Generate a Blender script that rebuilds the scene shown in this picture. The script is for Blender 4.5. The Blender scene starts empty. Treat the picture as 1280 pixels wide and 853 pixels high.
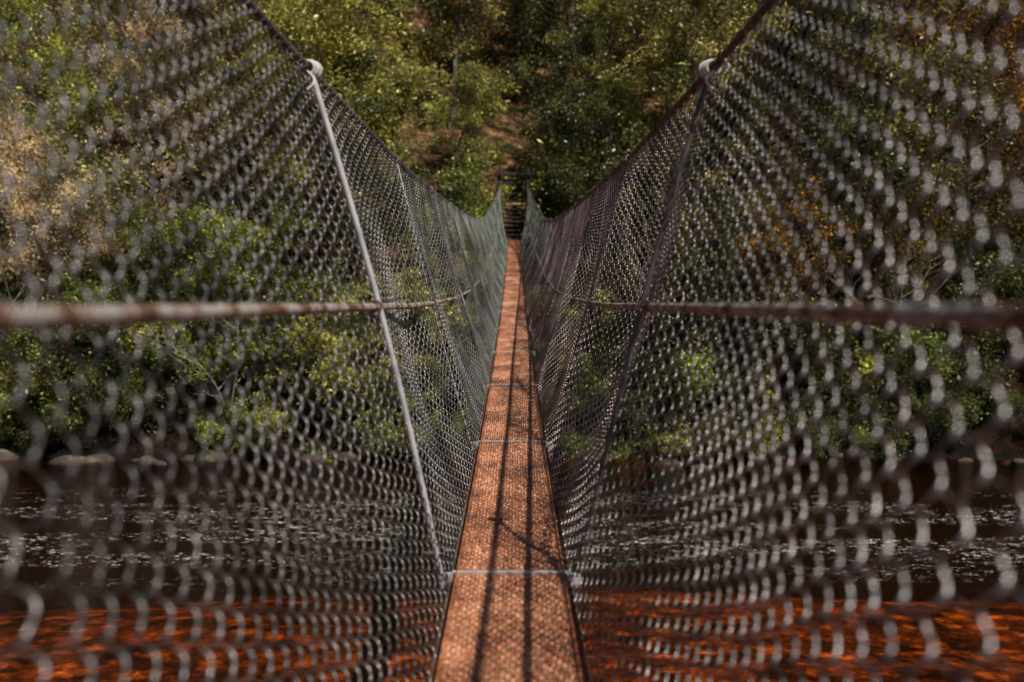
import bpy, math, random, bmesh
import numpy as np
from mathutils import Vector
R = math.radians
scene = bpy.context.scene
rs = np.random.RandomState(7)

# ------------------------------------------------------------------ helpers
def make_mesh(name, V, F, mats, mat_idx=None, smooth=True):
    me = bpy.data.meshes.new(name)
    V = np.asarray(V, dtype=np.float32)
    if not isinstance(F, list): F = [F]
    me.vertices.add(len(V)); me.vertices.foreach_set("co", V.ravel())
    tot = np.concatenate([np.full(len(f), f.shape[1], dtype=np.int32) for f in F])
    li = np.concatenate([f.ravel() for f in F]).astype(np.int32)
    me.loops.add(len(li)); me.loops.foreach_set("vertex_index", li)
    me.polygons.add(len(tot))
    st = np.concatenate([[0], np.cumsum(tot)[:-1]]).astype(np.int32)
    me.polygons.foreach_set("loop_start", st)
    try: me.polygons.foreach_set("loop_total", tot)
    except Exception: pass
    me.update(calc_edges=True)
    for m in mats: me.materials.append(m)
    if mat_idx is not None: me.polygons.foreach_set("material_index", np.asarray(mat_idx, dtype=np.int32))
    me.polygons.foreach_set("use_smooth", np.full(len(tot), smooth, dtype=bool))
    me.validate(); me.update()
    return me

def add_obj(name, me, parent=None, loc=(0,0,0), rot=(0,0,0), scale=(1,1,1)):
    o = bpy.data.objects.new(name, me)
    scene.collection.objects.link(o)
    o.location = loc; o.rotation_euler = rot; o.scale = scale
    if parent: o.parent = parent
    return o

def tubes(P, rad, sides=4, ref=(1,0,0)):
    P = np.asarray(P, dtype=np.float64)
    if P.ndim == 2: P = P[None]
    n, m, _ = P.shape
    T = np.gradient(P, axis=1)
    T /= np.linalg.norm(T, axis=2, keepdims=True) + 1e-12
    ref = np.asarray(ref, dtype=np.float64)
    if ref.ndim == 1: ref = np.broadcast_to(ref, (n, 3))
    A = np.cross(T, ref[:, None, :]); A /= np.linalg.norm(A, axis=2, keepdims=True) + 1e-9
    B = np.cross(T, A)
    rad = np.broadcast_to(np.asarray(rad, dtype=np.float64), (n, m))
    ang = np.arange(sides) * 2 * np.pi / sides
    V = P[:, :, None, :] + rad[:, :, None, None] * (A[:, :, None, :] * np.cos(ang)[None, None, :, None] + B[:, :, None, :] * np.sin(ang)[None, None, :, None])
    V = V.reshape(-1, 3)
    base = (np.arange(n)[:, None, None] * m + np.arange(m - 1)[None, :, None]) * sides
    s = np.arange(sides)[None, None, :]; s2 = (s + 1) % sides
    F = np.stack([base + s, base + s2, base + sides + s2, base + sides + s], axis=-1).reshape(-1, 4)
    return V, F

def join(parts):
    Vs, Fs, off = [], [], 0
    for V, F in parts:
        Vs.append(V); Fs.append(F + off); off += len(V)
    return np.concatenate(Vs), np.concatenate(Fs)

def box(c, s, rotz=0, rotx=0):
    x, y, z = s[0]/2, s[1]/2, s[2]/2
    V = np.array([[-x,-y,-z],[x,-y,-z],[x,y,-z],[-x,y,-z],[-x,-y,z],[x,-y,z],[x,y,z],[-x,y,z]])
    if rotx:
        c_, s_ = math.cos(rotx), math.sin(rotx)
        V = V @ np.array([[1,0,0],[0,c_,s_],[0,-s_,c_]])
    if rotz:
        c_, s_ = math.cos(rotz), math.sin(rotz)
        V = V @ np.array([[c_,s_,0],[-s_,c_,0],[0,0,1]])
    V = V + np.array(c)
    F = np.array([[0,3,2,1],[4,5,6,7],[0,1,5,4],[1,2,6,5],[2,3,7,6],[3,0,4,7]])
    return V, F

def snoise(a, b, seed=0, octs=4, f0=1.0):
    r = np.random.RandomState(seed); out = 0; amp = 1
    for k in range(octs):
        for j in range(3):
            th = r.rand()*6.28; f = f0*(2**k)*(0.7+0.6*r.rand()); ph = r.rand()*6.28
            out = out + amp*np.sin((a*math.cos(th)+b*math.sin(th))*f+ph)/3
        amp *= 0.5
    return out

# ------------------------------------------------------------------ materials
def new_mat(name):
    m = bpy.data.materials.new(name); m.use_nodes = True
    nt = m.node_tree; nt.nodes.clear()
    out = nt.nodes.new("ShaderNodeOutputMaterial")
    return m, nt, out
def nd(nt, t, **kw):
    n = nt.nodes.new(t)
    for k, v in kw.items(): setattr(n, k, v)
    return n
def ramp(nt, stops):
    n = nt.nodes.new("ShaderNodeValToRGB"); cr = n.color_ramp
    while len(cr.elements) < len(stops): cr.elements.new(0.5)
    for e, (p, c) in zip(cr.elements, stops):
        e.position = p; e.color = (*c, 1)
    return n
def noise(nt, vec, scale, detail=4, rough=0.55):
    n = nt.nodes.new("ShaderNodeTexNoise"); n.inputs["Scale"].default_value = scale
    n.inputs["Detail"].default_value = detail; n.inputs["Roughness"].default_value = rough
    if vec is not None: nt.links.new(vec, n.inputs["Vector"])
    return n
def mapping(nt, vec, scale):
    n = nt.nodes.new("ShaderNodeMapping"); n.inputs["Scale"].default_value = scale
    nt.links.new(vec, n.inputs["Vector"]); return n.outputs[0]
def mul(nt, a, b, fac=1.0):
    mx = nd(nt, "ShaderNodeMix", data_type='RGBA', blend_type='MULTIPLY'); mx.inputs[0].default_value = fac
    nt.links.new(a, mx.inputs[6]); nt.links.new(b, mx.inputs[7]); return mx.outputs[2]

def metal_mat(name, stops, scale, metallic=0.2, rough=0.6, bump=0.2, bscale=200, stretch=(1,1,1), ytint=None):
    m, nt, out = new_mat(name); L = nt.links.new
    tc = nd(nt, "ShaderNodeTexCoord"); v = mapping(nt, tc.outputs["Object"], stretch)
    n1 = noise(nt, v, scale, 5, 0.65); r = ramp(nt, stops); L(n1.outputs[0], r.inputs[0]); col = r.outputs[0]
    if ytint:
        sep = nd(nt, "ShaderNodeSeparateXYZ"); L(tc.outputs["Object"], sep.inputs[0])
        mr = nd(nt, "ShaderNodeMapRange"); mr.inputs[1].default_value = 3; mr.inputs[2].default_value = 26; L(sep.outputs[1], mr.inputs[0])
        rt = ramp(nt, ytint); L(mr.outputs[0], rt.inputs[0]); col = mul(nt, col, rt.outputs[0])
    b = nd(nt, "ShaderNodeBsdfPrincipled"); b.inputs["Metallic"].default_value = metallic
    b.inputs["Roughness"].default_value = rough
    L(col, b.inputs["Base Color"])
    if bump > 0:
        n2 = noise(nt, v, bscale, 3); bp = nd(nt, "ShaderNodeBump"); bp.inputs["Strength"].default_value = bump
        bp.inputs["Distance"].default_value = 0.002
        L(n2.outputs[0], bp.inputs["Height"]); L(bp.outputs[0], b.inputs["Normal"])
    L(b.outputs[0], out.inputs[0]); return m

netst = [(0.3,(0.045,0.042,0.046)),(0.46,(0.12,0.116,0.122)),(0.62,(0.30,0.29,0.30)),(0.8,(0.16,0.10,0.075))]
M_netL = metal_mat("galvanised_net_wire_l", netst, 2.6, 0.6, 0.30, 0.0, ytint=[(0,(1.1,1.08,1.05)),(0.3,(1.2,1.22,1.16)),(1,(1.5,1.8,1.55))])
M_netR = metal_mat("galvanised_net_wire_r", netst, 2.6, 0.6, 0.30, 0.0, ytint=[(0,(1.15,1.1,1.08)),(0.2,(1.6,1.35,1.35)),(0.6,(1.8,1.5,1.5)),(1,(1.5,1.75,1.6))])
M_cable = metal_mat("rusty_wire_rope", [(0.35,(0.05,0.03,0.02)),(0.46,(0.17,0.08,0.045)),(0.54,(0.36,0.33,0.31)),(0.60,(0.30,0.26,0.24)),(0.70,(0.36,0.15,0.06))], 6, 0.2, 0.65, 0.3, 300)
M_cable_dark = metal_mat("dark_rusty_wire_rope", [(0.35,(0.03,0.02,0.018)),(0.55,(0.10,0.05,0.035)),(0.75,(0.2,0.12,0.09))], 7, 0.2, 0.7, 0.3, 300)
M_galv = metal_mat("galvanised_steel", [(0.35,(0.28,0.28,0.30)),(0.55,(0.50,0.49,0.51)),(0.75,(0.38,0.29,0.24))], 9, 0.1, 0.5, 0.2)
M_galv_dark = metal_mat("weathered_shaded_steel", [(0.35,(0.05,0.045,0.045)),(0.6,(0.12,0.11,0.11)),(0.78,(0.2,0.09,0.05))], 9, 0.3, 0.55, 0.2)  # right-hand rods use this dark steel, shade put into their colour
M_rope = metal_mat("white_rope", [(0.3,(0.45,0.43,0.40)),(0.7,(0.68,0.66,0.62))], 30, 0, 0.9, 0.3)
M_wood = metal_mat("weathered_dark_timber", [(0.3,(0.014,0.011,0.009)),(0.55,(0.04,0.031,0.024)),(0.75,(0.09,0.072,0.055))], 5, 0, 0.85, 0.5, 60, (1,1,6))
M_step = metal_mat("worn_timber_tread", [(0.3,(0.02,0.016,0.012)),(0.55,(0.06,0.048,0.036)),(0.75,(0.12,0.10,0.08))], 6, 0, 0.85, 0.5, 60, (1,5,1))

def deck_mat():
    m, nt, out = new_mat("rusty_tread_plate"); L = nt.links.new
    tc = nd(nt, "ShaderNodeTexCoord")
    n1 = noise(nt, mapping(nt, tc.outputs["Object"], (1,0.5,1)), 3.5, 6, 0.72)
    r = ramp(nt, [(0.34,(0.09,0.034,0.018)),(0.47,(0.30,0.110,0.050)),(0.58,(0.52,0.225,0.115)),(0.70,(0.58,0.37,0.26))]); L(n1.outputs[0], r.inputs[0])
    n2 = noise(nt, tc.outputs["Object"], 50, 5, 0.78)
    r2 = ramp(nt, [(0.38,(0.20,0.17,0.15)),(0.52,(1,1,1)),(0.68,(1.5,1.45,1.4))]); L(n2.outputs[0], r2.inputs[0])
    b = nd(nt, "ShaderNodeBsdfPrincipled"); b.inputs["Roughness"].default_value = 0.45; b.inputs["Metallic"].default_value = 0.15
    L(mul(nt, r.outputs[0], r2.outputs[0]), b.inputs["Base Color"])
    n3 = noise(nt, tc.outputs["Object"], 240, 4); bp = nd(nt, "ShaderNodeBump"); bp.inputs["Strength"].default_value = 0.6; bp.inputs["Distance"].default_value = 0.003
    L(n3.outputs[0], bp.inputs["Height"]); L(bp.outputs[0], b.inputs["Normal"])
    L(b.outputs[0], out.inputs[0]); return m
M_deck = deck_mat()

def leaf_mat(name, cA, cB, cC, trans=0.28, k=1.0):
    m, nt, out = new_mat(name); L = nt.links.new
    g = nd(nt, "ShaderNodeNewGeometry"); oi = nd(nt, "ShaderNodeObjectInfo")
    r = ramp(nt, [(0.0,cA),(0.40,cB),(0.72,cB),(1.0,cC)]); L(g.outputs["Random Per Island"], r.inputs[0])  # palest leaves painted as sunlit highlights
    n = noise(nt, g.outputs["Position"], 0.6, 2); rr = ramp(nt, [(0.38,(0.26*k,0.31*k,0.28*k)),(0.58,(2.1*k,1.95*k,1.6*k))]); L(n.outputs[0], rr.inputs[0])  # clump contrast painted in for lit and shaded foliage
    hs = nd(nt, "ShaderNodeHueSaturation")
    mr = nd(nt, "ShaderNodeMapRange"); mr.inputs[3].default_value = 0.475; mr.inputs[4].default_value = 0.525
    L(oi.outputs["Random"], mr.inputs[0]); L(mr.outputs[0], hs.inputs["Hue"])
    mr2 = nd(nt, "ShaderNodeMapRange"); mr2.inputs[3].default_value = 1.55; mr2.inputs[4].default_value = 0.65
    L(oi.outputs["Random"], mr2.inputs[0]); L(mr2.outputs[0], hs.inputs["Value"])
    hs.inputs["Saturation"].default_value = 1.02
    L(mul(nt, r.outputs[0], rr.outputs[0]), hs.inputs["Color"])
    d = nd(nt, "ShaderNodeBsdfPrincipled"); d.inputs["Roughness"].default_value = 0.38; d.inputs["Specular IOR Level"].default_value = 0.5
    t = nd(nt, "ShaderNodeBsdfTranslucent"); L(hs.outputs[0], d.inputs["Base Color"]); L(hs.outputs[0], t.inputs["Color"])
    ms = nd(nt, "ShaderNodeMixShader"); ms.inputs[0].default_value = trans
    L(d.outputs[0], ms.inputs[1]); L(t.outputs[0], ms.inputs[2]); L(ms.outputs[0], out.inputs[0]); return m
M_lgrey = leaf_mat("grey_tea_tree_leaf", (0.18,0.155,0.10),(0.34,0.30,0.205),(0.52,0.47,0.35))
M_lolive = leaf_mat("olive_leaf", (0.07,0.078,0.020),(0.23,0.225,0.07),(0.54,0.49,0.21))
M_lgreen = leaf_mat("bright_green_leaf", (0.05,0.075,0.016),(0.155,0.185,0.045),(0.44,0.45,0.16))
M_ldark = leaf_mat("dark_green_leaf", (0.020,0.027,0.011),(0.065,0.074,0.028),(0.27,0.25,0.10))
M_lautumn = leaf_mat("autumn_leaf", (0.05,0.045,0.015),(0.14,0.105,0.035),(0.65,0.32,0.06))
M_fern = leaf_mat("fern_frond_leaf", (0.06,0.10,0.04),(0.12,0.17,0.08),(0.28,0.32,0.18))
M_bark = metal_mat("tree_bark", [(0.3,(0.035,0.026,0.018)),(0.55,(0.10,0.08,0.06)),(0.75,(0.2,0.17,0.14))], 3, 0, 0.9, 0)
M_dead = metal_mat("bleached_dead_wood", [(0.3,(0.32,0.29,0.25)),(0.7,(0.58,0.54,0.47))], 3, 0, 0.9, 0)
M_rock = metal_mat("river_rock", [(0.3,(0.02,0.015,0.012)),(0.55,(0.06,0.042,0.03)),(0.75,(0.20,0.14,0.10))], 2.2, 0, 0.8, 0.5, 20)

def ground_mat():
    m, nt, out = new_mat("leaf_litter_and_riverbed"); L = nt.links.new
    g = nd(nt, "ShaderNodeNewGeometry"); pos = g.outputs["Position"]
    sep = nd(nt, "ShaderNodeSeparateXYZ"); L(pos, sep.inputs[0])
    n1 = noise(nt, pos, 1.6, 8, 0.78)
    r1 = ramp(nt, [(0.38,(0.012,0.010,0.006)),(0.46,(0.06,0.033,0.016)),(0.54,(0.19,0.095,0.042)),(0.64,(0.50,0.30,0.17))]); L(n1.outputs[0], r1.inputs[0])
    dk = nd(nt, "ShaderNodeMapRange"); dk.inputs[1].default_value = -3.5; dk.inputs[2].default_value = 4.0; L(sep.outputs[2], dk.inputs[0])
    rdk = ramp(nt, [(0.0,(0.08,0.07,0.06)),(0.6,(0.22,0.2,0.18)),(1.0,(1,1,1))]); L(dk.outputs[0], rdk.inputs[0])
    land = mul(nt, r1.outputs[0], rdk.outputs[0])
    vo = nd(nt, "ShaderNodeTexVoronoi"); vo.inputs["Scale"].default_value = 4.0
    nz = noise(nt, pos, 4, 4); mxv = nd(nt, "ShaderNodeMix", data_type='VECTOR'); mxv.inputs[0].default_value = 0.25
    L(pos, mxv.inputs[4]); L(nz.outputs["Color"], mxv.inputs[5]); L(mxv.outputs[1], vo.inputs["Vector"])
    sc = nd(nt, "ShaderNodeSeparateColor"); L(vo.outputs["Color"], sc.inputs[0])
    rv = ramp(nt, [(0.0,(0.18,0.14,0.10)),(0.6,(0.38,0.30,0.22)),(0.88,(0.55,0.46,0.34)),(1.0,(1.0,0.95,0.8))]); L(sc.outputs[0], rv.inputs[0])
    rd = ramp(nt, [(0.0,(1,1,1)),(0.4,(0.75,0.75,0.75)),(0.62,(0.15,0.15,0.15))]); L(vo.outputs["Distance"], rd.inputs[0])
    mb = mul(nt, rv.outputs[0], rd.outputs[0], 0.8)
    nb = noise(nt, pos, 0.9, 9, 0.80); rb = ramp(nt, [(0.42,(0.06,0.05,0.05)),(0.49,(0.5,0.5,0.45)),(0.56,(1.4,1.45,1.4)),(0.64,(2.2,2.4,2.3))]); L(nb.outputs[0], rb.inputs[0])
    bed = mul(nt, mb, rb.outputs[0])
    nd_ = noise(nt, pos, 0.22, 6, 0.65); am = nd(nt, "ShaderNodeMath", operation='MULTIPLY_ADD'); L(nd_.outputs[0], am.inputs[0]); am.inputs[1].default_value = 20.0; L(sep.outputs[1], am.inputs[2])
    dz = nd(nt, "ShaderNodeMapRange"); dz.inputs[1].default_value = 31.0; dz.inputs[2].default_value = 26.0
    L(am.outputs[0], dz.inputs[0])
    ms = nd(nt, "ShaderNodeMix", data_type='RGBA'); L(dz.outputs[0], ms.inputs[0]); ms.inputs[6].default_value = (0.007,0.009,0.010,1); L(bed, ms.inputs[7])  # far bed painted near black for light lost in deep water
    wz = nd(nt, "ShaderNodeMapRange"); wz.inputs[1].default_value = -4.6; wz.inputs[2].default_value = -4.2; L(sep.outputs[2], wz.inputs[0])
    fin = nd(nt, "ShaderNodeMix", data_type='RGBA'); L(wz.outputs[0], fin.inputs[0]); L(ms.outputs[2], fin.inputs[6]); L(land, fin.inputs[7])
    b = nd(nt, "ShaderNodeBsdfPrincipled"); b.inputs["Roughness"].default_value = 0.9; b.inputs["Specular IOR Level"].default_value = 0.15
    L(fin.outputs[2], b.inputs["Base Color"])
    bp = nd(nt, "ShaderNodeBump"); bp.inputs["Strength"].default_value = 1.0; bp.inputs["Distance"].default_value = 0.2
    L(n1.outputs[0], bp.inputs["Height"]); L(bp.outputs[0], b.inputs["Normal"])
    L(b.outputs[0], out.inputs[0]); return m
M_ground = ground_mat()

def water_mat():
    m, nt, out = new_mat("tannin_river_water"); L = nt.links.new
    g = nd(nt, "ShaderNodeNewGeometry"); pos = g.outputs["Position"]
    v1 = mapping(nt, pos, (0.8, 1.4, 1)); n1 = noise(nt, v1, 5.0, 5, 0.65)
    bp = nd(nt, "ShaderNodeBump"); bp.inputs["Strength"].default_value = 0.55; bp.inputs["Distance"].default_value = 0.07
    L(n1.outputs[0], bp.inputs["Height"])
    tr = nd(nt, "ShaderNodeBsdfTransparent"); tr.inputs[0].default_value = (0.96,0.43,0.14,1)
    gl = nd(nt, "ShaderNodeBsdfGlossy"); gl.inputs["Roughness"].default_value = 0.04; gl.inputs[0].default_value = (0.55,0.57,0.60,1)
    L(bp.outputs[0], gl.inputs["Normal"])
    fr = nd(nt, "ShaderNodeFresnel"); fr.inputs[0].default_value = 1.33; L(bp.outputs[0], fr.inputs["Normal"])
    ms = nd(nt, "ShaderNodeMixShader"); L(fr.outputs[0], ms.inputs[0]); L(tr.outputs[0], ms.inputs[1]); L(gl.outputs[0], ms.inputs[2])
    v3 = mapping(nt, pos, (0.8, 1.5, 1)); n3 = noise(nt, v3, 7, 4, 0.85); rf = ramp(nt, [(0.59,(0,0,0)),(0.61,(1,1,1))]); L(n3.outputs[0], rf.inputs[0])
    sep = nd(nt, "ShaderNodeSeparateXYZ"); L(pos, sep.inputs[0])
    nb = noise(nt, mapping(nt, pos, (0.12,0.6,1)), 1.4, 3); rb = ramp(nt, [(0.46,(0,0,0)),(0.54,(1,1,1))]); L(nb.outputs[0], rb.inputs[0])
    yb = ramp(nt, [(0.0,(0,0,0)),(0.28,(0.0,0,0)),(0.42,(1,1,1)),(0.62,(1,1,1)),(0.75,(0,0,0))])
    mr = nd(nt, "ShaderNodeMapRange"); mr.inputs[1].default_value = 10; mr.inputs[2].default_value = 30; L(sep.outputs[1], mr.inputs[0]); L(mr.outputs[0], yb.inputs[0])
    m1 = nd(nt, "ShaderNodeMath", operation='MULTIPLY'); m2 = nd(nt, "ShaderNodeMath", operation='MULTIPLY')
    L(rf.outputs[0], m1.inputs[0]); L(rb.outputs[0], m1.inputs[1]); L(m1.outputs[0], m2.inputs[0]); L(yb.outputs[0], m2.inputs[1])
    df = nd(nt, "ShaderNodeBsdfDiffuse"); df.inputs[0].default_value = (0.75,0.73,0.70,1)
    mf = nd(nt, "ShaderNodeMixShader"); L(m2.outputs[0], mf.inputs[0]); L(ms.outputs[0], mf.inputs[1]); L(df.outputs[0], mf.inputs[2])
    L(mf.outputs[0], out.inputs[0]); return m
M_water = water_mat()

# ------------------------------------------------------------------ terrain
WZ = -4.5
def ground_z(x, y):
    x = np.asarray(x, float); y = np.asarray(y, float)
    ys = y - 0.6*np.sin(x*0.25+1) - 0.35*np.sin(x*0.7)
    ctrl = np.array([[-90,22],[-40,5],[-26,-2],[-20,-4.9],[-5,-5.0],[13,-5.0],[17.5,-5.3],[22,-6.4],[27,-6.2],[29.6,-4.9],[30.4,-4.2],[32,-2.2],[34.5,0.6],[36,2.1],[37.5,2.6],[41,4.9],[46,8.3],[58,15.6],[80,29],[130,52],[220,80]])
    z = np.interp(ys, ctrl[:,0], ctrl[:,1])
    land = np.clip((ys-29)/4,0,1)
    z += land*snoise(x,y,3,5,0.35)*0.45
    z += np.where((ys>-20)&(ys<29), snoise(x,y,5,4,0.8)*0.09, 0)
    z += np.clip((ys-38)/8,0,1)*np.clip(np.abs(x-0.3)-1.0,0,8)*0.22
    pad = np.exp(-((x/1.4)**4)) * np.clip((y-34.2)/0.8,0,1)*np.clip((38.0-y)/0.8,0,1)
    z = z*(1-pad)+2.0*pad
    return z
gx = np.concatenate([np.linspace(-130,-32,40), np.linspace(-31.5,31.5,180), np.linspace(32,130,40)])
gy = np.concatenate([np.linspace(-90,-27,25), np.linspace(-26,26,90), np.linspace(26.4,62,130), np.linspace(63,220,60)])
X, Y = np.meshgrid(gx, gy); Z = ground_z(X, Y)
nx, ny = len(gx), len(gy)
idx = np.arange(nx*ny).reshape(ny, nx)
F = np.stack([idx[:-1,:-1],idx[:-1,1:],idx[1:,1:],idx[1:,:-1]],-1).reshape(-1,4)
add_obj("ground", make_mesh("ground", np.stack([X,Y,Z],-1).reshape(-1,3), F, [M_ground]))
wx = np.linspace(-130,130,60); wy = np.linspace(-24,32,30); X, Y = np.meshgrid(wx, wy)
idx = np.arange(60*30).reshape(30,60)
F = np.stack([idx[:-1,:-1],idx[:-1,1:],idx[1:,1:],idx[1:,:-1]],-1).reshape(-1,4)
add_obj("river_water", make_mesh("river_water", np.stack([X,Y,np.full_like(X,WZ)],-1).reshape(-1,3), F, [M_water]))

# ------------------------------------------------------------------ bridge
bridge = bpy.data.objects.new("suspension_footbridge", None); scene.collection.objects.link(bridge)
Y0, Y1 = -6.0, 35.0
yy = np.linspace(Y0-1, Y1+1, 900)
def smooth_interp(pts, win=2.5):
    pts = np.array(pts); v = np.interp(yy, pts[:,0], pts[:,1])
    k = int(win/(yy[1]-yy[0])); ker = np.hanning(k+2)[1:-1]; ker /= ker.sum()
    vp = np.pad(v, k, mode='reflect', reflect_type='odd')
    return np.convolve(vp, ker, 'same')[k:-k]
_tz = smooth_interp([(-7,1.0),(2.77,.86),(3.66,.875),(6.8,.955),(12,1.22),(18.4,1.62),(24,2.12),(29,2.85),(32,3.5),(35,4.42),(36,4.8)], 2.0)
_tw = smooth_interp([(-7,.74),(24,.74),(29,.72),(32,.60),(35,.44),(36,.42)], 2.0)
_hz = smooth_interp([(-7,-0.05),(1,-.010),(3.66,.004),(5,.01),(6.3,.03),(8.94,.09),(12,.22),(15.5,.47),(24,1.40),(29,2.2),(35,3.25),(36,3.4)], 1.2)
_hw = smooth_interp([(-7,.51),(24,.51),(30,.49),(35,.43),(36,.42)], 2.0)
deck_z = lambda y: -1.12+0.03*y+0.002*y*y
top_z = lambda y: np.interp(y, yy, _tz); top_w = lambda y: np.interp(y, yy, _tw)
hand_z = lambda y: np.interp(y, yy, _hz); hand_w = lambda y: np.interp(y, yy, _hw)
DW = 0.2
SP = 2.64; BARS = [3.66+SP*k for k in range(0, 12)]
BARS_ALL = [3.66-2*SP]+BARS
WB = 0.222
def surf(side, y, u):
    y = np.asarray(y, float)
    zb = deck_z(y)-0.03; zt = top_z(y); wt = top_w(y)
    z = zb+(zt-zb)*u; w = WB+(wt-WB)*u
    ph = (y-3.66)/SP*math.pi
    uc = np.clip(u,0,1); e = np.sin(np.pi*uc)
    bul = e*(0.018+0.065*np.abs(np.sin(ph)))
    nz = snoise(y*1.0, u*2.2, 11+side, 3, 1.3)*0.050*e
    w = w + bul + nz
    z = z - 0.040*e*np.abs(np.sin(ph))
    return np.stack([side*w, y, z], -1)

# netting: wavy upright wires, thick at the knots, joined by thinner slanting wires
s = 0.084; K = 66
def warp(side, Yn, Un):
    e = np.sin(np.pi*np.clip(Un,0,1))
    yw = Yn + e*(0.080*snoise(Yn, Un*1.8, 21+side, 3, 0.9)) + 0.008*snoise(Yn*9, Un*30, 5, 2, 1.5)
    uw = Un + e*(0.020*snoise(Yn, Un*1.5, 31+side, 3, 1.0) + 0.0030*snoise(Yn*8, Un*26, 6, 2, 1.7))
    return yw, uw
for side in (-1, 1):
    ncol = int((Y1-0.4-Y0)/s)
    i = np.arange(ncol)[:, None]; k = np.arange(4*K+1)[None, :]/4.0
    A_ = 0.17*s
    c = np.cos(np.pi*(k+i))
    Yn = Y0+(i+0.5)*s - A_*c
    Un = k/K + 0*i
    knot = np.abs(np.cos(np.pi*(k+i)))**4
    yw, uw = warp(side, Yn, Un)
    P = surf(side, yw, uw)
    P[...,0] += 0.005*np.sin(np.pi*(k+i))
    V, F = tubes(P, 0.0026+0.0017*knot, 4, (1,0,0))
    kk = np.arange(1, K)[None,:]; ii = np.arange(ncol-1)[:,None]
    m_ = ((kk+ii) % 2 == 1)
    I, Kk = np.nonzero(m_); Kk = Kk+1
    yc = Y0+(I+1)*s
    La = []
    h_ = s*0.5-A_
    for dy, du in ((-h_,0.25/K),(-h_*0.3,-0.10/K),(h_*0.3,0.10/K),(h_,-0.25/K)):
        a_, b_ = warp(side, yc+dy, Kk/K+du); La.append(surf(side, a_, b_))
    V2, F2 = tubes(np.stack(La, 1), 0.0015, 3, (1,0,0.2))
    V, F = join([(V,F),(V2,F2)])
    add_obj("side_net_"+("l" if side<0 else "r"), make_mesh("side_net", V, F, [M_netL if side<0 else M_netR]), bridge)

def wire_rope(fx, fz, y0, y1, r, strands, pitch, step):
    y = np.arange(y0, y1, step); cx, cz = fx(y), fz(y); P = []
    for j in range(strands):
        a = y/pitch*2*math.pi + j*2*math.pi/strands
        P.append(np.stack([cx+np.cos(a)*r*0.62, y, cz+np.sin(a)*r*0.62], -1))
    return tubes(np.array(P), r*0.42, 4, (0,0,1))
for side in (-1, 1):
    t = "l" if side < 0 else "r"
    V, F = wire_rope(lambda y: side*(hand_w(y)-0.012), hand_z, Y0, 35.2, 0.0135, 6, 0.11, 0.014)
    add_obj("hand_cable_"+t, make_mesh("hand_cable", V, F, [M_cable]), bridge)
    V, F = wire_rope(lambda y: side*top_w(y), top_z, Y0, 35.2, 0.014, 6, 0.13, 0.016)
    add_obj("top_cable_"+t, make_mesh("top_cable", V, F, [M_cable_dark]), bridge)
    y = np.linspace(Y0, 35.2, 300)
    V, F = tubes(np.stack([0*y+side*WB, y, deck_z(y)-0.035], -1), 0.010, 8, (0,0,1))
    add_obj("bearing_cable_"+t, make_mesh("bearing_cable", V, F, [M_cable_dark]), bridge)
    y = np.linspace(35.2, 41.5, 30); f = (y-35.2)/6.3
    zt = float(top_z(35.2)); ze = float(ground_z(side*1.6, 41.5))
    V, F = tubes(np.stack([side*(0.44+f*1.16), y, zt+(ze-zt)*f-0.3*np.sin(np.pi*f)], -1), 0.013, 6, (0,0,1))
    add_obj("back_stay_"+t, make_mesh("back_stay", V, F, [M_cable_dark]), bridge)
    a = np.arange(Y0, 34.8, 0.012); ph = a/0.085*2*math.pi
    V1, F1 = tubes(np.stack([side*top_w(a)+np.cos(ph)*0.018, a, top_z(a)-0.004+np.sin(ph)*0.020], -1), 0.0022, 4, (0,0,1))
    add_obj("lacing_wire_"+t, make_mesh("lacing_wire", V1, F1, [M_netL]), bridge)

parts = []
edges = [Y0]+[b for b in BARS_ALL if Y0 < b < Y1]+[Y1+0.1]
for a, b in zip(edges[:-1], edges[1:]):
    y = np.linspace(a+0.006, b-0.006, 12); z = deck_z(y)
    prof = np.array([[-DW,-0.055],[-DW,0.012],[-DW+0.006,0.012],[-DW+0.006,0],[DW-0.006,0],[DW-0.006,0.012],[DW,0.012],[DW,-0.055],[DW-0.005,-0.055],[DW-0.005,-0.006],[-DW+0.005,-0.006],[-DW+0.005,-0.055]])
    n = len(prof)
    V = np.stack([np.broadcast_to(prof[:,0],(12,n)), np.broadcast_to(y[:,None],(12,n)), z[:,None]+prof[:,1][None]], -1).reshape(-1,3)
    ii = np.arange(11)[:,None]*n; jj = np.arange(n)[None,:]; j2 = (jj+1)%n
    F = np.stack([ii+jj, ii+n+jj, ii+n+j2, ii+j2], -1).reshape(-1,4)
    parts.append((V,F))
V, F = join(parts)
add_obj("walkway_tread_plate", make_mesh("walkway_tread_plate", V, F, [M_deck], smooth=False), bridge)
px, py = 0.0295, 0.027
rows = np.arange(Y0+0.03, 24.0, py); C = []
for r_i, ry in enumerate(rows):
    xs = np.arange(-DW+0.018+(px/2 if r_i%2 else 0), DW-0.014, px)
    C.append(np.stack([xs, np.full_like(xs, ry)], -1))
C = np.concatenate(C)
C += rs.randn(*C.shape)*0.0009
keep = rs.rand(len(C)) > 0.015
for b in BARS_ALL: keep &= np.abs(C[:,1]-b) > 0.04
C = C[keep]; n = len(C)
lx = 0.0125*(1+0.12*rs.randn(n)); ly = 0.0080*(1+0.12*rs.randn(n)); hz = 0.0080*(1+0.3*rs.randn(n))
zc = deck_z(C[:,1])
base = np.array([[-1,0],[-.5,-1],[.5,-1],[1,0],[.5,1],[-.5,1]])
V = np.zeros((n,13,3))
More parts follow.
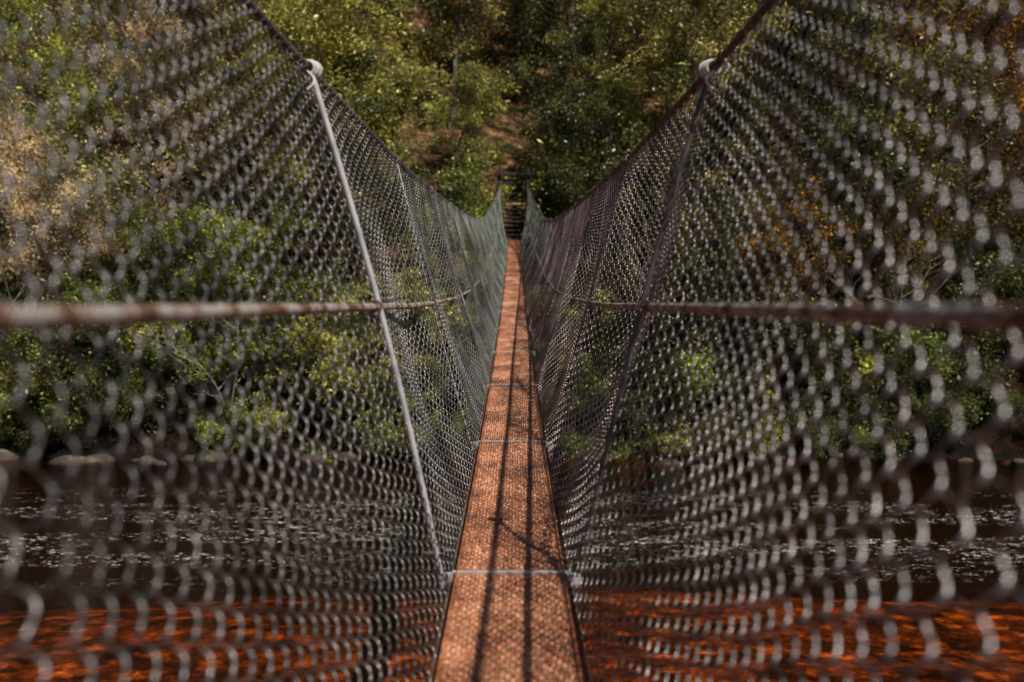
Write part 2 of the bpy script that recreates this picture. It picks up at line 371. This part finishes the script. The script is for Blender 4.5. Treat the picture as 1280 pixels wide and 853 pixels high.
for j,(bx,by) in enumerate(base):
    V[:,j,0]=C[:,0]+bx*lx; V[:,j,1]=C[:,1]+by*ly; V[:,j,2]=zc-0.0008
    V[:,6+j,0]=C[:,0]+bx*lx*.6; V[:,6+j,1]=C[:,1]+by*ly*.55; V[:,6+j,2]=zc+hz*.85
V[:,12,0]=C[:,0]; V[:,12,1]=C[:,1]; V[:,12,2]=zc+hz
o = np.arange(n)[:,None]*13
q = np.concatenate([o+np.array([[j,(j+1)%6,6+(j+1)%6,6+j]]) for j in range(6)])
t3 = np.concatenate([o+np.array([[6+j,6+(j+1)%6,12]]) for j in range(6)])
add_obj("tread_lugs", make_mesh("tread_lugs", V.reshape(-1,3), [q,t3], [M_deck]), bridge)

def torus(c, R_, r_, n=20, m=8):
    a = np.linspace(0, 2*math.pi, n+1)
    P = np.stack([c[0]+np.cos(a)*R_, c[1]+0*a, c[2]+np.sin(a)*R_], -1)
    return tubes(P, r_, m, (0,1,0))
bars, stL, stR, cl, rp, straps = [], [], [], [], [], []
for bi, b in enumerate(BARS_ALL):
    if b > Y1-0.6: continue
    zd = float(deck_z(b)); first = (bi <= 1)
    bars.append(box((0,b,zd-0.080),(0.52,0.045,0.045)))
    straps.append(box((0,b,zd+0.004),(0.43,0.022,0.007)))
    for sx in (-1,1):
        straps.append(box((sx*0.236,b,zd-0.026),(0.05,0.034,0.05)))
        inn = -0.030 if first else 0.012
        p0 = np.array([sx*0.25,b,zd-0.05]); p1 = np.array([sx*(float(top_w(b))-0.012),b+0.01,float(top_z(b))-0.02])
        f = np.linspace(0,1,14)[:,None]
        Ps = p0+(p1-p0)*f; Ps[:,0] += sx*inn*np.sin(np.pi*f[:,0])
        rr_ = 0.0120 if first else 0.005
        (stL if (sx<0 and bi<3) else stR).append(tubes(Ps, rr_ if sx<0 else min(rr_,0.011), 8, (0,1,0)))
        hx, hz_ = sx*(float(hand_w(b))-0.016), float(hand_z(b))
        cl.append(torus((hx,b-0.018,hz_),0.022,0.005)); cl.append(torus((hx,b+0.020,hz_),0.022,0.005))
        cl.append(box((hx,b,hz_-0.028),(0.02,0.06,0.012)))
        tx, tz_ = sx*(float(top_w(b))-0.004), float(top_z(b))
        if first:
            for q_ in range(4):
                rp.append(torus((tx-sx*0.005*q_,b-0.02+0.012*q_,tz_-0.006),0.025+0.003*(q_%2),0.0060,18,7))
            a = np.linspace(0,1,12)
            rp.append(tubes(np.stack([tx-sx*(0.03*np.sin(a*3)), b-0.03-0.03*a, tz_-0.02-0.075*a], -1),0.005,6,(0,1,0)))
            if sx>0: rp.append(tubes(np.stack([tx+(0.09*a), b-0.01+0.0*a, tz_+0.004+0.03*np.sin(a*5)], -1),0.0055,6,(0,1,0)))
        else:
            cl.append(torus((tx,b,tz_-0.004),0.021,0.005,14,6))
for nm, pp, mt, sm in (("cross_bars",bars,M_galv_dark,False),("strut_rods_l",stL,M_galv,True),("strut_rods_r",stR,M_galv_dark,True),("cable_clamps",cl,M_cable,True),("rope_lashings",rp,M_rope,True),("joint_straps",straps,M_galv,False)):
    V, F = join(pp); add_obj(nm, make_mesh(nm, V, F, [mt], smooth=sm), bridge)

tw = []; zt = float(top_z(35.2)); zd = float(deck_z(35.1))
tw.append(box((-0.52,35.25,zd+0.6),(0.16,0.18,3.6))); tw.append(box((0.52,35.25,zd+0.6),(0.16,0.18,3.6)))
tw.append(box((0,35.25,zt-0.06),(0.86,0.15,0.17)))
tw.append(box((0,35.15,zt+0.20),(1.4,0.12,0.10)))
tw.append(box((0,36.0,zd-0.10),(1.3,1.6,0.10)))
for sx in (-1,1):
    for yy_ in (36.8, 38.4, 40.0):
        zz = zd+(yy_-36.7)*0.62
        tw.append(box((sx*0.56,yy_,zz+0.45),(0.09,0.09,1.5)))
    tw.append(box((sx*0.56,38.4,zd+1.95),(0.07,3.9,0.09),0,math.atan(0.62)))
    tw.append(box((sx*0.48,38.3,zd+0.95),(0.05,3.9,0.22),0,math.atan(0.62)))
    for k_ in range(6): tw.append(box((sx*0.60,36.35,zd+0.1+0.30*k_),(0.03,1.9,0.12)))
V, F = join(tw)
gate = bpy.data.objects.new("timber_landing_frame", None); scene.collection.objects.link(gate)
add_obj("posts_and_rails", make_mesh("posts_and_rails", V, F, [M_wood], smooth=False), gate)
V, F = join([box((0,36.75+0.30*k_,zd+0.12+0.186*k_),(0.90,0.26,0.045)) for k_ in range(12)])
add_obj("stair_treads", make_mesh("stair_treads", V, F, [M_step], smooth=False), gate)

# ------------------------------------------------------------------ vegetation
def branch(r, p, d, L, n=7, wob=0.12, up=0.0):
    pts = [np.array(p,float)]; d = np.array(d,float); d /= np.linalg.norm(d)
    for _ in range(n-1):
        d = d + r.randn(3)*wob + np.array([0,0,up]); d /= np.linalg.norm(d)
        pts.append(pts[-1]+d*L/(n-1))
    return np.array(pts)
def leaves(r, A, per, sig, ll, lw, flat=0.75, droop=-0.2):
    n = len(A)*per
    c = np.repeat(A, per, 0)+r.randn(n,3)*np.array([sig,sig,sig*flat])
    a = r.randn(n,3)*np.array([1,1,0.7])+np.array([0,0,droop]); a /= np.linalg.norm(a,axis=1,keepdims=True)
    b = np.cross(a, r.randn(n,3)*0.6+np.array([0,0,1.0])); b /= np.linalg.norm(b,axis=1,keepdims=True)+1e-9
    l = (ll*(0.6+0.8*r.rand(n)))[:,None]; w = (lw*(0.6+0.8*r.rand(n)))[:,None]
    V = np.stack([c-a*l/2, c+b*w/2, c+a*l/2, c-b*w/2],1).reshape(-1,3)
    F = np.arange(n*4).reshape(n,4); return V, F
def make_tree(name, seed, H, stems, spread, crown_from, leafmat, ll, lw, per, sig, nlimb=13, barkmat=None, lean=0.12, gap=-0.35):
    r = np.random.RandomState(seed); anchors = []
    trunks=[]; limbs=[]; subs=[]; tr=[];lr=[];sr=[]
    for st in range(stems):
        d0 = np.array([r.randn()*lean*(1+stems*0.5), r.randn()*lean*(1+stems*0.5), 1])
        h = H*(0.75+0.25*r.rand()) if st else H*0.93
        T = branch(r,(r.randn()*0.12*(stems-1),r.randn()*0.12*(stems-1),-0.5),d0,h+0.5,9,0.07,0.05)
        trunks.append(T); tr.append(np.linspace(0.014*H/(stems**0.4),0.010,9))
        for li in range(nlimb):
            f = crown_from+(1-crown_from)*(li+r.rand())/nlimb; f = min(f,0.99)
            k = f*8; k0 = int(k); P = T[k0]*(1-(k-k0))+T[min(k0+1,8)]*(k-k0)
            az = r.rand()*6.28; env = math.sin(math.pi*min(1,0.25+0.75*(f-crown_from)/(1-crown_from)))**0.7+0.2
            L = spread*env*(0.6+0.6*r.rand())
            D = np.array([math.cos(az),math.sin(az),0.25+0.5*r.rand()])
            B = branch(r,P,D,L,7,0.16,0.05); limbs.append(B); lr.append(np.linspace(0.0045*H*(1.1-f*0.7),0.005,7))
            for s_ in range(5):
                kk = 2+r.randint(5); D2 = (B[-1]-B[0])/L + r.randn(3)*0.6+np.array([0,0,0.15])
                S = branch(r,B[min(kk,6)],D2,L*(0.25+0.3*r.rand())+0.2,7,0.2,0.02); subs.append(S); sr.append(np.linspace(0.009,0.003,7))
                for q_ in (3,6): anchors.append(S[q_]+r.randn(3)*0.08)
            anchors.append(B[-1]); anchors.append(B[4])
    V0,F0 = tubes(np.array(trunks), np.array(tr), 6, (1,0,0))
    V1,F1 = tubes(np.array(limbs), np.array(lr), 4, (0.1,0.2,1))
    V2,F2 = tubes(np.array(subs)[:,::2], np.array(sr)[:,::2], 3, (0.1,0.2,1))
    V3,F3 = join([(V0,F0),(V1,F1),(V2,F2)])
    if per>0:
        A = np.array(anchors)
        w = snoise(A[:,0]*1.1+A[:,1],A[:,2]*1.1,seed,3,0.9); A = A[w > gap]
        VL,FL = leaves(r,A,per,sig,ll,lw)
        V = np.concatenate([V3,VL]); Fq = np.concatenate([F3,FL+len(V3)])
        mi = np.concatenate([np.zeros(len(F3)),np.ones(len(FL))])
        return make_mesh(name,V,Fq,[barkmat or M_bark,leafmat],mi,smooth=False)
    return make_mesh(name,V3,F3,[barkmat or M_bark],smooth=True)

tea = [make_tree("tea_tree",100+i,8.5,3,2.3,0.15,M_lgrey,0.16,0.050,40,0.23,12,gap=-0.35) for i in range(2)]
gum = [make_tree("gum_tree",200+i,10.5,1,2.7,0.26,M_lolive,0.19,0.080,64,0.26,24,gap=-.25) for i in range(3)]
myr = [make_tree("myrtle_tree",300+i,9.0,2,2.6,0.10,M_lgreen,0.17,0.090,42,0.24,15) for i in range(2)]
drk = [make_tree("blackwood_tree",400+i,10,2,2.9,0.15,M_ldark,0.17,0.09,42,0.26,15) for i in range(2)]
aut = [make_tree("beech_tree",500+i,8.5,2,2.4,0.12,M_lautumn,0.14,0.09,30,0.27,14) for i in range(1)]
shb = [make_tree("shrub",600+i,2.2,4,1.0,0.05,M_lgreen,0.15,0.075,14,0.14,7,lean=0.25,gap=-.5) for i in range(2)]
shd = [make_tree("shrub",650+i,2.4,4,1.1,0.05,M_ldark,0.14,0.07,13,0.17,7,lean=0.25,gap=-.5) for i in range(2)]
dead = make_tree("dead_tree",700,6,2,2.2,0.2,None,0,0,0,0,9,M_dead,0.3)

def make_fern(name, seed, nf, L, mat):
    r = np.random.RandomState(seed); V=[];F=[];off=0;ribs=[]
    for i in range(nf):
        az = i/nf*6.283+r.rand()*0.4; Lf = L*(0.7+0.5*r.rand()); el = 0.7+0.6*r.rand()
        t = np.linspace(0,1,20); rad = Lf*(t*math.cos(el)+0.45*t**2); z = Lf*(t*math.sin(el)-0.75*t**2.2)
        C = np.stack([np.cos(az)*rad,np.sin(az)*rad,z],-1); ribs.append(C[::3])
        side = np.array([-math.sin(az),math.cos(az),0.0])
        T = np.gradient(C,axis=0); T/=np.linalg.norm(T,axis=1,keepdims=True)
        for k in range(2,20):
            w = Lf*0.17*math.sin(math.pi*min(1,(t[k]*0.95+0.04)))**0.8
            for sg in (-1,1):
                a = side*sg*w+T[k]*w*0.35-np.array([0,0,w*0.25]); b = T[k]*Lf*0.016
                p = C[k]; V += [p-b, p+a*0.5-b*1.1, p+a, p+a*0.5+b*1.3]; F.append([off,off+1,off+2,off+3]); off+=4
    V=np.array(V);F=np.array(F); VR,FR = tubes(np.array(ribs),0.006,3,(0.3,0.2,1))
    VV,FF = join([(V,F),(VR,FR)])
    return make_mesh(name,VV,FF,[mat],smooth=False)
fern = make_fern("fern",1,16,1.0,M_fern)
def make_grass(name, seed, nb, L, mat):
    r = np.random.RandomState(seed); V=[];F=[];off=0
    for i in range(nb):
        az = r.rand()*6.283; Lf = L*(0.6+0.6*r.rand()); el = 0.5+0.9*r.rand(); t = np.linspace(0,1,7)
        rad = Lf*(t*math.cos(el)+0.35*t**2); z = 0.35+Lf*(t*math.sin(el)-0.9*t**2.2)
        C = np.stack([np.cos(az)*rad,np.sin(az)*rad,z],-1); sd = np.array([-math.sin(az),math.cos(az),0])*0.026
        for k in range(7): wv = 1-0.9*t[k]; V += [C[k]-sd*wv, C[k]+sd*wv]
        for k in range(6): F.append([off+2*k,off+2*k+1,off+2*k+3,off+2*k+2])
        off += 14
    return make_mesh(name,np.array(V),np.array(F),[mat],smooth=False)
grass = make_grass("grass_tree",3,130,1.5,M_fern)

prng = random.Random(5)
def put(me, x, y, sc, dz=0.0, tilt=0.05):
    return add_obj(me.name.split('.')[0], me, None, (x,y,float(ground_z(x,y))-0.05+dz),
        (prng.uniform(-tilt,tilt), prng.uniform(-tilt,tilt), prng.uniform(0,6.28)), (sc*prng.uniform(.92,1.08),sc*prng.uniform(.92,1.08),sc*prng.uniform(.9,1.12)))
rows = [(32.0,2.9),(34.8,3.0),(38,3.2),(41.5,3.4),(45.5,3.6),(50,3.9),(54.5,4.1),(60,4.4)]
for ry, sp in rows:
    half = ry*0.56+3; x = -half+prng.uniform(0,sp)
    if ry > 58: half = 16; x = -16
    while x < half:
        xx = x+prng.uniform(-.8,.8); y_ = ry+prng.uniform(-1.2,1.2)
        u = xx/y_*1244+643   # bearing across the hillside: picks species; dark blackwood at right stands in for shade
        clear = 2.7 if ry < 44 else (1.9 if ry < 50 else 0.0)
        if abs(xx-0.0) < clear: x += sp*0.5; continue
        near = abs(xx) < 5.5 and ry < 42
        c = prng.random()
        if u < 230: me = prng.choice(tea) if c < .85 else prng.choice(myr)
        elif u < 330: me = prng.choice(myr) if c < .55 else (prng.choice(gum) if c < .75 else prng.choice(drk))
        elif u < 640: me = prng.choice(gum) if c < .62 else (prng.choice(myr) if c<.85 else prng.choice(drk))
        elif u < 860: me = prng.choice(drk) if c < .5 else prng.choice(gum)
        elif u < 1140: me = prng.choice(drk) if c < .85 else (prng.choice(gum) if c<.93 else aut[0])
        else: me = aut[0] if c < .5 else prng.choice(drk)
        if ry > 48 and 560 < u < 760: me = prng.choice(drk)
        sc = prng.uniform(.7,1.15)
        if ry < 33: sc *= 0.7
        if near: sc *= 0.62
        put(me, xx, y_, sc)
        x += sp*prng.uniform(.75,1.3)
for n_ in range(350):
    y_ = 30.8+abs(prng.gauss(0,1))*7 if n_ % 4 == 0 else prng.uniform(29.9,33.4)
    half = y_*0.56+3; x = prng.uniform(-half,half)
    if abs(x) < 1.5 and y_ < 41: continue
    if abs(x-0.0) < 1.4: continue
    me = prng.choice(shb) if prng.random() < (.65 if x < 3 else .25) else prng.choice(shd)
    sc = prng.uniform(.5,1.05)
    if abs(x) < 3.4 and y_ < 36: sc = prng.uniform(.4,.7)
    if y_ < 31: sc = prng.uniform(.35,.6)
    put(me, x, y_, sc)
# leafy shrubs crowding the landing and the gully sides
for (x,y_,s_,m_) in ((-1.9,36.6,.75,0),(-2.8,37.4,1.0,0),(-3.8,36.4,1.0,0),(-2.2,39.2,.8,1),(-3.2,40,1.2,0),(2.0,36.8,.8,0),(2.9,37.6,1.2,0),
        (3.9,36.8,1.0,0),(2.2,39.6,1.1,0),(3.4,40.4,1.4,0),(-2.0,43.0,.8,0),(2.5,43.6,1.2,2),(-1.9,46.0,.9,1),(2.0,46.8,1.0,2),(-2.6,34.8,.8,1),(2.6,34.8,.8,1),(-1.6,49.5,.9,0),(1.7,50,.9,2)):
    put(shb[int(x*7)%2] if m_<2 else shd[int(x*7)%2], x, y_, s_)
for n_ in range(110):
    y_ = prng.uniform(30.3,34) if n_ % 2 else prng.uniform(38,52)
    x = prng.uniform(-y_*.55,y_*.55) if n_ % 2 else prng.gauss(0,2.0)
    if abs(x) < 0.9 and y_ < 41: continue
    put(fern, x, y_, prng.uniform(.40,.8), 0, 0.3)
for (x,y_,s_) in ((0.9,42.2,1.0),(1.6,41.6,0.9),(1.3,40.8,.7)):
    put(grass, x, y_, s_)
for (x,y_,s_) in ((-12.5,31.0,.8),(-9.0,30.8,.6),(-8,43,1.2),(-14,32,1.0),(5.5,34,.6),(13,32,.7),(-10.5,30.6,.7),(-7,34,1.0)):
    put(dead, x, y_, s_, 0, .4)

r = np.random.RandomState(9); parts=[]
bm = bmesh.new(); bmesh.ops.create_icosphere(bm, subdivisions=2, radius=1)
sv = np.array([v.co[:] for v in bm.verts]); sf = np.array([[v.index for v in f.verts] for f in bm.faces]); bm.free()
for i in range(60):
    x = r.uniform(-24,24); y = 29.7+0.6*math.sin(x*0.25+1)+0.35*math.sin(x*0.7)+r.randn()*0.6; q = abs(r.randn())*0.16+0.10
    nv = sv*(1+0.25*snoise(sv[:,0]*1.7+sv[:,2],sv[:,1]*1.7,i,3,1.2)[:,None])*np.array([q*1.5,q,q*.7])
    parts.append((nv+np.array([x,y,WZ+r.uniform(-.10,.06)]), sf))
V,F = join(parts); add_obj("riverbank_rocks", make_mesh("riverbank_rocks",V,F,[M_rock],smooth=True))

# ------------------------------------------------------------------ light, sky, camera
S = Vector((0.44,-0.42,1.0)).normalized()
sun = bpy.data.lights.new("sun","SUN"); sun.energy = 5.0; sun.angle = R(0.5); sun.color = (1.0,0.93,0.80)
so = bpy.data.objects.new("sun", sun); scene.collection.objects.link(so); so.rotation_euler = S.to_track_quat('Z','Y').to_euler(); so.location=(10,-10,30)
w = bpy.data.worlds.new("World"); scene.world = w; w.use_nodes = True
nt = w.node_tree; bg = nt.nodes["Background"]; sky = nt.nodes.new("ShaderNodeTexSky"); sky.sky_type='NISHITA'; sky.sun_disc=False
sky.sun_elevation = math.asin(S.z); sky.sun_rotation = math.atan2(S.x,S.y)
nt.links.new(sky.outputs[0], bg.inputs[0]); bg.inputs[1].default_value = 0.05
scene.view_settings.view_transform='Standard'; scene.view_settings.look='None'; scene.view_settings.exposure=0

cam = bpy.data.cameras.new("camera"); co = bpy.data.objects.new("camera", cam); scene.collection.objects.link(co)
cam.lens = 35; cam.sensor_width = 36; cam.clip_end = 600; cam.clip_start = 0.05
co.location = (0.015,0,0); co.rotation_euler = (R(90-1.91),0,R(0.138))
cam.dof.use_dof = True; cam.dof.focus_distance = 6.8; cam.dof.aperture_fstop = 1.9
scene.camera = co
